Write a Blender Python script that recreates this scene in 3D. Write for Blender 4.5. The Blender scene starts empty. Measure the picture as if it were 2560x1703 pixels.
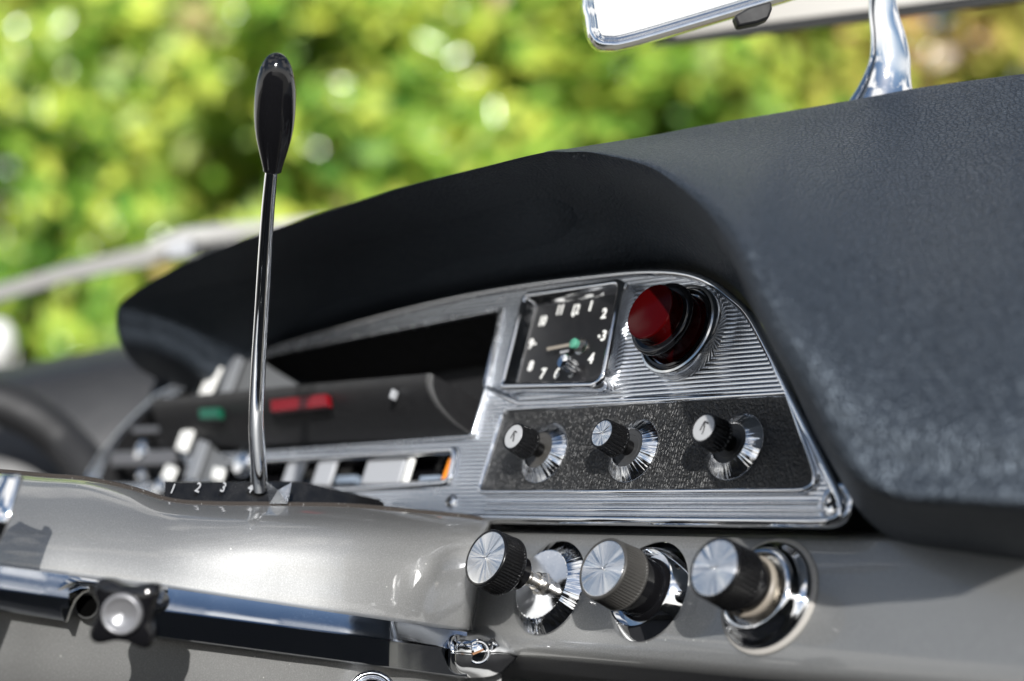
import bpy, bmesh, math, random
from mathutils import Vector, Matrix, noise
R = math.radians
rnd = random.Random(7)
sc = bpy.context.scene
COL = sc.collection

# ------------------------------------------------------------------ frames
# The instrument panel stands at the middle switch: u runs along the car's width, v up the
# panel (which leans back 21 degrees), n out of it towards the seats.
O = Vector((0, 0, 0.85))
T = R(20.92)
AX_U = Vector((1, 0, 0)); AX_V = Vector((0, math.sin(T), math.cos(T))); AX_N = Vector((0, -math.cos(T), math.sin(T)))
PANEL = Matrix(((AX_U.x, AX_V.x, AX_N.x, O.x), (AX_U.y, AX_V.y, AX_N.y, O.y), (AX_U.z, AX_V.z, AX_N.z, O.z), (0, 0, 0, 1)))
CAMLOC = O + Vector((0.42048, -0.41276, -0.01831))
CX = Vector((0.65191, 0.75830, 0)).normalized()
CZ = Vector((0.755093, -0.649158, -0.091812)); CZ = (CZ - CX * CZ.dot(CX)).normalized()
CY = CZ.cross(CX)
FPX, PW, PH, K = 4500.0, 2560.0, 1703.0, 1.0861

def ray(x, y):
    return CX * ((x - PW / 2) / FPX) - CY * ((y - PH / 2) / FPX) - CZ
def dep(x, y, d):                      # display pixel + distance in metres -> world point
    return CAMLOC + ray(x * K, y * K) * d
def pl(x, y, h=0.0):                   # photo pixel (2560 wide) -> (u, v) in mm on the plane h mm off the panel
    r = ray(x, y); s = ((O + AX_N * h * .001 - CAMLOC).dot(AX_N)) / r.dot(AX_N)
    d = CAMLOC + r * s - O
    return Vector((d.dot(AX_U) * 1000, d.dot(AX_V) * 1000))
def D(x, y, h=0.0): return pl(x * K, y * K, h)
def wpl(x, y, h):                      # display pixel on plane h (mm) -> world
    p = D(x, y, h); return O + AX_U * p.x * .001 + AX_V * p.y * .001 + AX_N * h * .001
def crop(ox, oy, s): return lambda x, y: (ox + x / s, oy + y / s)

# ------------------------------------------------------------------ object helpers
def link(o, parent=None):
    COL.objects.link(o)
    if parent: o.parent = parent
    return o
def tag(o, label=None, cat=None, group=None, kind=None):
    if label: o['label'] = label
    if cat: o['category'] = cat
    if group: o['group'] = group
    if kind: o['kind'] = kind
    return o
def thing(name, label, cat, M=None, group=None):
    o = bpy.data.objects.new(name, None); o.empty_display_size = .01
    COL.objects.link(o); o.matrix_world = M or Matrix.Identity(4)
    return tag(o, label, cat, group)
def at(u, v, h): return PANEL @ Matrix.Translation((u * .001, v * .001, h * .001))
def obj(name, verts, faces, mat, parent=None, sharp=35, s=.001, M=None, label=None):
    me = bpy.data.meshes.new(name)
    me.from_pydata([tuple(Vector(v) * s) for v in verts], [], faces)
    me.validate(); bm = bmesh.new(); bm.from_mesh(me)
    bmesh.ops.recalc_face_normals(bm, faces=bm.faces); bm.to_mesh(me); bm.free()
    for p in me.polygons: p.use_smooth = True
    if sharp < 180: me.set_sharp_from_angle(angle=R(sharp))
    if mat: me.materials.append(mat)
    o = bpy.data.objects.new(name, me); link(o, parent)
    if M is not None: o.matrix_world = M
    if label: o['label'] = label
    return o
def join(*ms):
    V, F = [], []
    for v, f in ms:
        n = len(V); V += list(v); F += [tuple(i + n for i in q) for q in f]
    return V, F
def xf(m, M):
    return [tuple(M @ Vector(v)) for v in m[0]], m[1]
def lathe(prof, seg=64, flutes=0, depth=0.0, frange=None):
    V, F = [], []
    seg = seg if not flutes else flutes * 8
    for i in range(seg):
        a = 2 * math.pi * i / seg
        for j, (r, z) in enumerate(prof):
            rr = r
            if flutes and frange[0] <= j <= frange[1]:
                rr = r - depth * (0.5 - 0.5 * math.cos(a * flutes)) ** .7
            V.append((rr * math.cos(a), rr * math.sin(a), z))
    n = len(prof)
    for i in range(seg):
        k = (i + 1) % seg
        for j in range(n - 1):
            F.append((i * n + j, k * n + j, k * n + j + 1, i * n + j + 1))
    for j in (0, n - 1):
        if prof[j][0] > 1e-6: F.append(tuple(i * n + j for i in range(seg)))
    return V, F
def grid(rows, closed=False):
    V = [p for r in rows for p in r]; n = len(rows[0]); F = []
    for i in range(len(rows) - 1):
        for j in range(n if closed else n - 1):
            k = (j + 1) % n
            F.append((i * n + j, i * n + k, (i + 1) * n + k, (i + 1) * n + j))
    return V, F
def cr(p0, p1, p2, p3, t):
    return .5 * ((2 * p1) + (p2 - p0) * t + (2 * p0 - 5 * p1 + 4 * p2 - p3) * t * t + (3 * p1 - p0 - 3 * p2 + p3) * t ** 3)
def spl(pts, n, closed=False):
    pts = [Vector(p) for p in pts]; m = len(pts); out = []
    rng = range(m) if closed else range(m - 1)
    for i in rng:
        if closed: a, b, c, d = pts[i - 1], pts[i], pts[(i + 1) % m], pts[(i + 2) % m]
        else: a, b, c, d = pts[max(i - 1, 0)], pts[i], pts[i + 1], pts[min(i + 2, m - 1)]
        for q in range(n): out.append(cr(a, b, c, d, q / n))
    if not closed: out.append(pts[-1])
    return out
def surf(table, ns, nt):               # bicubic surface through a table of world points (columns of rows)
    cols = [spl(c, nt) for c in table]
    rows = [spl([c[j] for c in cols], ns) for j in range(len(cols[0]))]
    return grid(rows)
def rpoly(pts, rad, n=6):              # polygon with rounded corners
    out = []; m = len(pts)
    if not isinstance(rad, (list, tuple)): rad = [rad] * m
    for i in range(m):
        p, a, b = Vector(pts[i]), Vector(pts[i - 1]), Vector(pts[(i + 1) % m])
        r = rad[i]
        if r <= 0: out.append(p); continue
        da, db = (a - p).normalized(), (b - p).normalized()
        ang = da.angle(db); t = min(r / math.tan(ang / 2), (a - p).length * .49, (b - p).length * .49)
        s, e = p + da * t, p + db * t
        for q in range(n + 1):
            w = q / n; out.append(s * (1 - w) ** 2 + p * 2 * w * (1 - w) + e * w * w)
    return out
def offs(pts, d):                      # offset a closed 2D outline outwards by d
    out = []; m = len(pts)
    area = sum(pts[i].x * pts[(i + 1) % m].y - pts[(i + 1) % m].x * pts[i].y for i in range(m))
    sg = 1 if area > 0 else -1
    for i in range(m):
        t = (pts[(i + 1) % m] - pts[i - 1])
        if t.length < 1e-9: out.append(pts[i].copy()); continue
        t.normalize(); out.append(pts[i] + Vector((t.y, -t.x)) * d * sg)
    return out
def loops(outline, prof, cap0=False, cap1=False):   # prof: list of (outward offset, height)
    rows = [[(p.x, p.y, h) for p in offs(outline, o)] for o, h in prof]
    V, F = grid(rows, True); n = len(outline)
    if cap0: F.append(tuple(range(n)))
    if cap1: F.append(tuple(range(len(V) - n, len(V))))
    return V, F
def inset(c, d):                      # move the sides of a convex polygon inwards by d (outwards when negative)
    m = len(c); out = []; ctr = sum(c, Vector((0, 0))) / m
    def side(i):
        a, b = c[i], c[(i + 1) % m]; t = (b - a).normalized(); n = Vector((-t.y, t.x))
        if n.dot(ctr - a) < 0: n = -n
        return a + n * d, t
    for i in range(m):
        (p, t), (q, r) = side(i - 1), side(i)
        w = ((q.x - p.x) * r.y - (q.y - p.y) * r.x) / (t.x * r.y - t.y * r.x); out.append(p + t * w)
    return out
def rloops(corners, rad, prof, cap0=False, cap1=False):
    rows = [[(p.x, p.y, h) for p in rpoly(inset(corners, -o), [max(.5, r + o) for r in rad], 7)] for o, h in prof]
    V, F = grid(rows, True); n = len(rows[0])
    if cap0: F.append(tuple(range(n)))
    if cap1: F.append(tuple(range(len(V) - n, len(V))))
    return V, F
def bead(path, prof, closed=False):    # open sweep on the panel: prof (side offset, height)
    m = len(path); rows = []
    for i in range(m):
        a = path[i - 1] if (closed or i) else path[i]; b = path[(i + 1) % m] if (closed or i < m - 1) else path[i]
        t = (b - a).normalized(); nn = Vector((-t.y, t.x))
        rows.append([(path[i].x + nn.x * o, path[i].y + nn.y * o, h) for o, h in prof])
    if closed: rows.append(rows[0])
    return grid(rows)
def tube(path, rad, seg=12, caps=True):
    path = [Vector(p) for p in path]; rows = []; up = None
    for i, p in enumerate(path):
        t = (path[min(i + 1, len(path) - 1)] - path[max(i - 1, 0)]).normalized()
        if up is None: up = t.orthogonal().normalized()
        up = (up - t * up.dot(t)).normalized(); w = t.cross(up)
        r = rad[i] if isinstance(rad, (list, tuple)) else rad
        rows.append([p + (up * math.cos(2 * math.pi * k / seg) + w * math.sin(2 * math.pi * k / seg)) * r for k in range(seg)])
    V, F = grid(rows, True)
    if caps: F += [tuple(range(seg)), tuple(range(len(V) - seg, len(V)))]
    return V, F
def box(x0, x1, y0, y1, z0, z1):
    V = [(x, y, z) for x in (x0, x1) for y in (y0, y1) for z in (z0, z1)]
    return V, [(0, 1, 3, 2), (4, 6, 7, 5), (0, 4, 5, 1), (2, 3, 7, 6), (0, 2, 6, 4), (1, 5, 7, 3)]
def prism(pts, z0, z1):
    n = len(pts); V = [(p[0], p[1], z0) for p in pts] + [(p[0], p[1], z1) for p in pts]
    return V, [tuple(range(n)), tuple(range(n, 2 * n))] + [(i, (i + 1) % n, n + (i + 1) % n, n + i) for i in range(n)]
def bevel(o, w, seg=2, ang=40):
    m = o.modifiers.new('edge', 'BEVEL'); m.width = w * .001; m.segments = seg; m.limit_method = 'ANGLE'; m.angle_limit = R(ang)
    return o
def filled(outline, holes, z, thick):  # plate with holes via a filled curve, converted to a mesh
    cu = bpy.data.curves.new('tmp', 'CURVE'); cu.dimensions = '2D'; cu.fill_mode = 'BOTH'; cu.extrude = thick / 2
    for L in [outline] + holes:
        sp = cu.splines.new('POLY'); sp.points.add(len(L) - 1); sp.use_cyclic_u = True
        for q, p in zip(sp.points, L): q.co = (p[0], p[1], 0, 1)
    return conv(cu, z)
def conv(cu, z):
    o = bpy.data.objects.new('tmp', cu); COL.objects.link(o)
    dg = bpy.context.evaluated_depsgraph_get(); dg.update()
    me = bpy.data.meshes.new_from_object(o.evaluated_get(dg))
    V = [(v.co.x, v.co.y, v.co.z + z) for v in me.vertices]; F = [tuple(p.vertices) for p in me.polygons]
    bpy.data.objects.remove(o); bpy.data.curves.remove(cu); bpy.data.meshes.remove(me)
    return V, F
def text(s, size, cx, cy, z, xs=1.0, thick=.12, bold=0.0):
    cu = bpy.data.curves.new('tmp', 'FONT'); cu.body = s; cu.size = size; cu.align_x = 'CENTER'; cu.align_y = 'CENTER'
    cu.extrude = thick / 2; cu.offset = bold; cu.resolution_u = 3
    V, F = conv(cu, 0)
    return [(cx + x * xs, cy + y, z + w) for x, y, w in V], F

# ------------------------------------------------------------------ materials
def mat(name):
    m = bpy.data.materials.new(name); m.use_nodes = True
    nt = m.node_tree; return m, nt, nt.nodes['Principled BSDF']
def setp(b, **k):
    for n, v in k.items():
        n = {'base': 'Base Color', 'metal': 'Metallic', 'rough': 'Roughness', 'spec': 'Specular IOR Level', 'coat': 'Coat Weight',
             'coatr': 'Coat Roughness', 'aniso': 'Anisotropic', 'sheen': 'Sheen Weight', 'trans': 'Transmission Weight'}.get(n, n)
        b.inputs[n].default_value = (*v, 1) if isinstance(v, tuple) and len(v) == 3 else v
def N(nt, t, **k):
    n = nt.nodes.new(t)
    for a, v in k.items():
        if a in n.inputs: n.inputs[a].default_value = v
        else: setattr(n, a, v)
    return n
def ramp(nt, src, stops):
    r = N(nt, 'ShaderNodeValToRGB'); e = r.color_ramp.elements
    while len(e) < len(stops): e.new(.5)
    for q, (p, c) in zip(e, stops): q.position = p; q.color = (*c, 1) if isinstance(c, tuple) else (c, c, c, 1)
    nt.links.new(src, r.inputs['Fac']); return r.outputs['Color']
def coords(nt, kind='Object', scale=(1, 1, 1)):
    tc = N(nt, 'ShaderNodeTexCoord'); mp = N(nt, 'ShaderNodeMapping'); mp.inputs['Scale'].default_value = scale
    nt.links.new(tc.outputs[kind], mp.inputs['Vector']); return mp.outputs['Vector']
def noise_(nt, vec, scale, detail=4, rough=.55, out='Fac'):
    n = N(nt, 'ShaderNodeTexNoise'); n.inputs['Scale'].default_value = scale; n.inputs['Detail'].default_value = detail; n.inputs['Roughness'].default_value = rough
    nt.links.new(vec, n.inputs['Vector']); return n.outputs[out]
def bump(nt, b, h, dist, strength=1.0, prev=None):
    n = N(nt, 'ShaderNodeBump'); n.inputs['Strength'].default_value = strength; n.inputs['Distance'].default_value = dist
    nt.links.new(h, n.inputs['Height'])
    if prev: nt.links.new(prev, n.inputs['Normal'])
    nt.links.new(n.outputs['Normal'], b.inputs['Normal']); return n.outputs['Normal']
def plain(name, base, rough=.4, metal=0, speck=.0, **k):
    m, nt, b = mat(name); setp(b, base=base, rough=rough, metal=metal, **k)
    v = coords(nt)
    nz = noise_(nt, v, 260, 5)
    L = nt.links.new
    r = ramp(nt, nz, [(.3, max(0, rough - .05)), (.75, min(1, rough + .1))]); L(r, b.inputs['Roughness'])
    if speck:
        d = noise_(nt, v, 1400, 2, .5)
        f = ramp(nt, d, [(.68, 0.0), (.73, 1.0)])
        mx = N(nt, 'ShaderNodeMix', data_type='RGBA'); mx.inputs['A'].default_value = (*base, 1)
        mx.inputs['B'].default_value = (*[min(1, c + speck) for c in base], 1)
        L(f, mx.inputs['Factor']); L(mx.outputs['Result'], b.inputs['Base Color'])
    return m
def leather(name, base, scale, dist, rough=.45, dust=.05, spec=.5, stretch=(1, 1, 1)):
    m, nt, b = mat(name); L = nt.links.new; v = coords(nt, 'Object', stretch)
    # pebbled grain: warped voronoi cells
    wv = noise_(nt, v, scale * .5, 2, .5, 'Color'); ad = N(nt, 'ShaderNodeMix', data_type='VECTOR'); ad.inputs['Factor'].default_value = .0015 * 420 / scale * .5
    va = N(nt, 'ShaderNodeVectorMath', operation='MULTIPLY_ADD'); va.inputs[1].default_value = (.7 / scale,) * 3
    L(wv, va.inputs[0]); L(v, va.inputs[2])
    vo = N(nt, 'ShaderNodeTexVoronoi', feature='DISTANCE_TO_EDGE'); vo.inputs['Scale'].default_value = scale
    L(va.outputs[0], vo.inputs['Vector'])
    inv = ramp(nt, vo.outputs['Distance'], [(.0, 0.0), (.10, .45), (.30, 1.0)])
    nb = bump(nt, b, inv, dist)
    n2 = noise_(nt, v, scale * 2.5, 3); bump(nt, b, n2, dist * .08, 1, nb)
    big = noise_(nt, v, 18, 5, .6)
    c = ramp(nt, big, [(.3, base), (.75, tuple(x + dust for x in base))])
    mc = N(nt, 'ShaderNodeMix', data_type='RGBA'); mc.inputs['A'].default_value = (*[x * .25 for x in base], 1)  # crease shade painted in: base colour drops between the pebbles
    fc = ramp(nt, vo.outputs['Distance'], [(.02, 0.0), (.16, 1.0)]); L(fc, mc.inputs['Factor']); L(c, mc.inputs['B']); L(mc.outputs['Result'], b.inputs['Base Color'])
    rr = ramp(nt, big, [(.3, rough), (.7, rough + .06)]); L(rr, b.inputs['Roughness'])
    setp(b, spec=spec)
    return m

M_PAD = leather('pad_vinyl', (.013, .017, .024), 640, .00030, .47, .006, .85, (1, 1, .6))
M_PAD.node_tree.nodes['Principled BSDF'].inputs['Specular Tint'].default_value = (.72, .85, 1, 1)  # blue tint imitates a skylit sheen on the vinyl
M_LEATHER = leather('switch_leather', (.009, .009, .009), 1050, .00028, .38, .003, .65, (1, .6, 1))
M_BLACK = plain('black_plastic', (.005, .005, .0055), .22, spec=.4)
M_BLACKGLOSS = plain('gloss_black', (.006, .006, .007), .06)
M_MATT = plain('matt_black', (.010, .010, .011), .6)
M_GREYPL = plain('grey_plastic', (.055, .052, .048), .38)
M_DARKGREY = plain('dark_grey', (.035, .036, .038), .5)
M_CHROME = plain('chrome', (.80, .81, .83), .045, 1.0)
M_CHROMED = plain('dusty_chrome', (.72, .74, .78), .09, 1.0, speck=.15)
M_STEEL = plain('dull_metal', (.60, .57, .52), .25, 1.0)
M_ALU = plain('satin_metal', (.72, .74, .77), .22, 1.0)
M_CREAM = plain('cream_plastic', (.27, .24, .20), .3)
M_WHITE = plain('white_print', (.85, .85, .82), .5)
M_PALE = plain('pale_plastic', (.36, .37, .39), .4)
M_GREEN = plain('green_lens', (.003, .085, .045), .35)
M_HUBG = plain('green_hub', (.08, .29, .20), .45)
M_REDL = plain('red_lens', (.17, .002, .006), .3)
M_ORANGE = plain('orange_paint', (.95, .28, .01), .4)
M_SEAL = plain('seal_felt', (.03, .024, .02), .9, speck=.22)

def red_plastic():
    m, nt, b = mat('red_plastic'); setp(b, base=(.038, .0007, .001), rough=.14, coat=.0, spec=.1); return m
M_RED = red_plastic()
def paint():
    m, nt, b = mat('metallic_paint'); L = nt.links.new; v = coords(nt)
    fl = noise_(nt, v, 2600, 2, .6)
    c = ramp(nt, fl, [(.3, (.30, .30, .294)), (.55, (.345, .345, .338)), (.74, (.43, .43, .42))]); L(c, b.inputs['Base Color'])
    vs = N(nt, 'ShaderNodeTexVoronoi'); vs.inputs['Scale'].default_value = 260; L(v, vs.inputs['Vector'])
    dm = ramp(nt, vs.outputs['Distance'], [(.05, 1.0), (.08, 0.0)]); sc_ = N(nt, 'ShaderNodeSeparateColor'); L(vs.outputs['Color'], sc_.inputs[0])
    pick = ramp(nt, sc_.outputs[0], [(.90, 0.0), (.92, .8)]); mu = N(nt, 'ShaderNodeMath', operation='MULTIPLY'); L(dm, mu.inputs[0]); L(pick, mu.inputs[1])
    mxd = N(nt, 'ShaderNodeMix', data_type='RGBA'); L(mu.outputs[0], mxd.inputs['Factor']); L(c, mxd.inputs['A']); mxd.inputs['B'].default_value = (.85, .84, .8, 1); L(mxd.outputs['Result'], b.inputs['Base Color'])
    setp(b, metal=.84, rough=.57, coat=1.0, coatr=.02)
    n2 = noise_(nt, v, 22, 3); bump(nt, b, n2, .0006, .25)
    return m
M_PAINT = paint()
def fascia_mat():
    m, nt, b = mat('ribbed_metal'); L = nt.links.new; v = coords(nt)
    sp = N(nt, 'ShaderNodeSeparateXYZ'); L(v, sp.inputs[0])
    w = N(nt, 'ShaderNodeMath', operation='MULTIPLY'); w.inputs[1].default_value = 2 * math.pi / .00154; L(sp.outputs['Y'], w.inputs[0])
    s = N(nt, 'ShaderNodeMath', operation='SINE'); L(w.outputs[0], s.inputs[0])
    x = N(nt, 'ShaderNodeMath', operation='MULTIPLY_ADD'); x.inputs[1].default_value = 2 * math.pi / .0007; L(sp.outputs['X'], x.inputs[0])
    y2 = N(nt, 'ShaderNodeMath', operation='MULTIPLY'); y2.inputs[1].default_value = 2600; L(sp.outputs['Y'], y2.inputs[0]); L(y2.outputs[0], x.inputs[2])
    sx = N(nt, 'ShaderNodeMath', operation='SINE'); L(x.outputs[0], sx.inputs[0])
    band = N(nt, 'ShaderNodeMapRange'); band.inputs['From Min'].default_value = .1; band.inputs['From Max'].default_value = .5; L(s.outputs[0], band.inputs['Value'])
    kn = N(nt, 'ShaderNodeMath', operation='MULTIPLY'); L(sx.outputs[0], kn.inputs[0]); L(band.outputs['Result'], kn.inputs[1])
    nb = bump(nt, b, s.outputs[0], .00009)
    bump(nt, b, kn.outputs[0], .00005, 1, nb)
    setp(b, base=(.70, .72, .75), metal=1.0, rough=.2)
    nz = noise_(nt, v, 90, 5); r = ramp(nt, nz, [(.3, .14), (.75, .30)]); L(r, b.inputs['Roughness'])
    return m
M_FASCIA = fascia_mat()
def spun():
    m, nt, b = mat('spun_metal'); L = nt.links.new
    v = coords(nt, 'Object')
    g = N(nt, 'ShaderNodeTangent', direction_type='RADIAL', axis='Z'); L(g.outputs[0], b.inputs['Tangent'])
    gr = N(nt, 'ShaderNodeTexGradient', gradient_type='RADIAL'); L(v, gr.inputs[0])
    n1 = N(nt, 'ShaderNodeTexNoise', noise_dimensions='1D'); n1.inputs['Scale'].default_value = 3.2; n1.inputs['Detail'].default_value = 3; L(gr.outputs['Fac'], n1.inputs['W'])
    bump(nt, b, n1.outputs['Fac'], .0012)
    setp(b, base=(.90, .90, .90), metal=1.0, rough=.24, aniso=.9); b.inputs['Anisotropic Rotation'].default_value = .25; return m
M_SPUN = spun()
def turned():
    m, nt, b = mat('turned_chrome'); L = nt.links.new; v = coords(nt, 'Object')
    gr = N(nt, 'ShaderNodeTexGradient', gradient_type='RADIAL'); L(v, gr.inputs[0])
    n1 = N(nt, 'ShaderNodeTexNoise', noise_dimensions='1D'); n1.inputs['Scale'].default_value = 16; n1.inputs['Detail'].default_value = 4; L(gr.outputs['Fac'], n1.inputs['W'])
    bump(nt, b, n1.outputs['Fac'], .0007)
    setp(b, base=(.80, .81, .83), metal=1.0, rough=.06); return m
M_TURN = turned()
def scratched():
    m, nt, b = mat('scratched_chrome'); L = nt.links.new; v = coords(nt)
    d = noise_(nt, v, 1500, 2, .5); f = ramp(nt, d, [(.60, .0), (.68, 1.0)])
    big = noise_(nt, v, 40, 4, .6); f2 = ramp(nt, big, [(.45, 0.05), (.7, .6)])
    mm = N(nt, 'ShaderNodeMix', data_type='RGBA', blend_type='MULTIPLY'); mm.inputs['Factor'].default_value = 1; L(f, mm.inputs['A']); L(f2, mm.inputs['B'])
    mx = N(nt, 'ShaderNodeMix', data_type='RGBA'); mx.inputs['A'].default_value = (.52, .55, .60, 1); mx.inputs['B'].default_value = (.8, .8, .8, 1)
    L(mm.outputs['Result'], mx.inputs['Factor']); L(mx.outputs['Result'], b.inputs['Base Color'])
    r = ramp(nt, big, [(.35, .06), (.75, .2)]); L(r, b.inputs['Roughness'])
    setp(b, metal=1.0)
    return m
M_STRIP = scratched()
def mirror():
    m, nt, b = mat('mirror_glass'); setp(b, base=(.92, .93, .93), metal=1.0, rough=.01); return m
M_MIRROR = mirror()

# ------------------------------------------------------------------ camera, light, sky
cam = bpy.data.cameras.new('camera'); co = link(bpy.data.objects.new('camera', cam))
co.matrix_world = Matrix(((CX.x, CY.x, CZ.x, CAMLOC.x), (CX.y, CY.y, CZ.y, CAMLOC.y), (CX.z, CY.z, CZ.z, CAMLOC.z), (0, 0, 0, 1)))
cam.sensor_width = 36; cam.lens = 36 * FPX / PW; cam.clip_start = .02; cam.clip_end = 500
cam.dof.use_dof = True; cam.dof.focus_distance = .575; cam.dof.aperture_fstop = 5.6
sc.camera = co
SUN = (AX_U * .0165 + AX_V * .003 + AX_N * .015).normalized()
sl = bpy.data.lights.new('sun', 'SUN'); sl.energy = 4.8; sl.angle = R(.53); sl.color = (1, .98, .95)
so = link(bpy.data.objects.new('sun', sl)); so.rotation_euler = SUN.to_track_quat('Z', 'Y').to_euler()
w = bpy.data.worlds.new('World'); sc.world = w; w.use_nodes = True; nt = w.node_tree
bg = nt.nodes['Background']; sky = N(nt, 'ShaderNodeTexSky'); sky.sky_type = 'NISHITA'; sky.sun_disc = False
sky.ozone_density = 1.7; sky.dust_density = .3
sky.sun_elevation = math.asin(SUN.z); sky.sun_rotation = math.atan2(SUN.x, SUN.y)
tc = N(nt, 'ShaderNodeTexCoord'); mp = N(nt, 'ShaderNodeMapping'); mp.inputs['Scale'].default_value = (1, 1, 2.2); mp.inputs['Location'].default_value = (1.3, .4, 0)
nt.links.new(tc.outputs['Generated'], mp.inputs['Vector'])
cl = noise_(nt, mp.outputs['Vector'], 2.6, 7, .55)
cf = ramp(nt, cl, [(.51, 0.0), (.60, 1.0)])
mx = N(nt, 'ShaderNodeMix', data_type='RGBA'); sz = N(nt, 'ShaderNodeSeparateXYZ'); nt.links.new(tc.outputs['Generated'], sz.inputs[0])
hb_ = N(nt, 'ShaderNodeMapRange'); hb_.inputs['From Min'].default_value = .28; hb_.inputs['From Max'].default_value = .13; hb_.inputs['To Max'].default_value = .95; nt.links.new(sz.outputs['Z'], hb_.inputs['Value'])
mxx = N(nt, 'ShaderNodeMath', operation='MAXIMUM'); nt.links.new(cf, mxx.inputs[0]); nt.links.new(hb_.outputs['Result'], mxx.inputs[1]); nt.links.new(mxx.outputs[0], mx.inputs['Factor'])
nt.links.new(sky.outputs[0], mx.inputs['A']); mx.inputs['B'].default_value = (13, 12.8, 12.5, 1)
nt.links.new(mx.outputs['Result'], bg.inputs['Color']); bg.inputs['Strength'].default_value = .085
sc.view_settings.view_transform = 'Standard'; sc.view_settings.look = 'None'; sc.view_settings.exposure = .35; sc.view_settings.gamma = 1
sc.cycles.max_bounces = 8; sc.cycles.caustics_reflective = False; sc.cycles.caustics_refractive = False; sc.cycles.sample_clamp_indirect = 8

# ------------------------------------------------------------------ instrument panel
c1 = crop(200, 800, 3.267); c4 = crop(1160, 960, 2.357)
panel = thing('instrument_panel', 'ribbed bright metal instrument panel with speedometer window under the black hood', 'instrument panel', PANEL)
def sm(pts, n=5, h=0): return [p for p in spl([D(x, y, h) for x, y in pts], n)]
top = [(370, 905), (480, 851), (640, 796), (760, 759), (1000, 695), (1200, 656), (1400, 630), (1500, 622), (1580, 626), (1640, 645), (1690, 682), (1740, 735), (1820, 892)]
top_w = [D(*p) for p in top]
outl = [Vector(p) for p in spl(top_w, 6)]
corner = rpoly([D(1820, 892), D(1979, 1213), D(1110, 1201), D(205, 1133), D(205, 1095)], [0, 7, 0, 3, 0])[1:]
left = spl([D(205, 1095), D(240, 1040), D(300, 970), D(370, 905)], 5)[1:-1]
outline = outl + corner + left
WIN = rpoly([D(452, 862), D(640, 812), D(1157, 714), D(1124, 893), D(1090, 1007), D(640, 1041), D(424, 1056), D(455, 940)], [2, 0, 2, 0, 2, 0, 2, 2], 4)
LAMP = rpoly([D(505, 1066), D(1052, 1036), D(1036, 1112), D(460, 1150)], 3, 5)
GAUGE = rpoly([D(286, 995), D(345, 938), D(448, 883), D(446, 938), D(416, 1052), D(438, 1076), D(424, 1113), D(222, 1116), D(246, 1050)], 2, 3)
obj('fascia', *filled(outline, [WIN, LAMP, GAUGE], -1.0, 2.0), M_FASCIA, panel)
obj('gauge_recess', *loops(offs(GAUGE, -.3), [(0, -.2), (-.5, -14)], False, True), M_MATT, panel)
# outer bead, double at the bottom and right
half = [(math.cos(a) * 1.5, 0 + math.sin(a) * 1.9) for a in [math.pi * q / 8 for q in range(9)]]
obj('bead_trim', *join(bead(offs(outline, -1.2), half, True)), M_CHROME, panel, 60)
b2 = [p for p in offs(outline, -4.6) if p.x > -120 and p.y < -8]
b2.sort(key=lambda p: 0)
line2 = rpoly([D(1110, 1201) + Vector((0, 4.4)), D(1979, 1213) + Vector((-5.2, 4.6)), D(1900, 1056) + Vector((-5, 0))], [0, 4, 0])
obj('inner_bead', *bead(line2, [(o * .55, h * .6 + .02) for o, h in half]), M_CHROME, panel, 60)
line3 = [p + Vector((0, 2.4)) for p in line2[:-6]]
obj('inner_bead', *bead(line3, [(o * .4, h * .45 + .02) for o, h in half]), M_CHROME, panel, 60)
# rail above the switch plate, swinging up to the speedometer window
rail = rpoly([D(1812, 909), D(1200, 931), D(1118, 893), D(1157, 714)], [0, 9, 5, 0], 8)
obj('rail', *bead(rail, [(o * .8, h * .8) for o, h in half]), M_CHROME, panel, 60)
# switch plate
SW = rpoly([D(1163, 946), D(1816, 908), D(1897, 1132), D(1105, 1136)], [4, .8, 5, 4], 6)
obj('switch_plate', *loops(offs(SW, -.6), [(0, 0.05), (0, .6)], False, True), M_LEATHER, panel)
swp = panel.children[-1] if False else [o for o in bpy.data.objects if o.name == 'switch_plate'][0]
obj('plate_frame', *bead(SW, [(o * .75, h * .95 + .02) for o, h in half], True), M_CHROME, swp, 60)
# speedometer window
obj('window_frame', *bead(WIN, [(o * .7, h * .8 + .02) for o, h in half], True), M_ALU, panel, 60)
rec = obj('window_recess', *loops(offs(WIN, -.5), [(0, -.2), (-1, -36)], False, True), M_MATT, panel)
# bulging dark cover in the lower half of the window, cut square at its right end
endc = [(-84, 7.6, 0), (-88, 9, 2), (-92.5, 11.2, 5.2), (-96, 14.3, 9.5), (-98.3, 18, 13.5), (-99, 22, 16.5), (-98.2, 25.3, 18)]
curve = spl(endc, 5)
full = [Vector((-84, 7.2, -6))] + curve + [Vector((-98, 25.9, 17)), Vector((-98, 26, 8)), Vector((-98, 26, -28))]
rows = []
for i in range(25):
    t = i / 24; rows.append([(p.x + (-300 - p.x) * t, p.y, p.z) for p in full])
V, F = grid(rows); m = len(full); F.append(tuple(range(m)))
dr = obj('speedometer_cover', V, F, plain('satin_black', (.014, .014, .015), .42), panel, 40)
rim = grid([[(p.x - .2, p.y + .05, p.z + .12) for p in curve[3:]], [(p.x + .8, p.y - .1, p.z + .5) for p in curve[3:]], [(p.x + 2.0, p.y - .1, p.z + .2) for p in curve[3:]], [(p.x + 2.1, p.y, p.z - 1.5) for p in curve[3:]]])
obj('cover_rim', *rim, plain('rim_sparkle', (.10, .10, .10), .35, .3, speck=.5), dr, 60)
def bar_on(pts, z0, z1, mt, name, par, w=None):
    o = obj(name, *prism([pl(*p, z1) if w is None else p for p in pts], z0, z1), mt, par); return o
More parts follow.
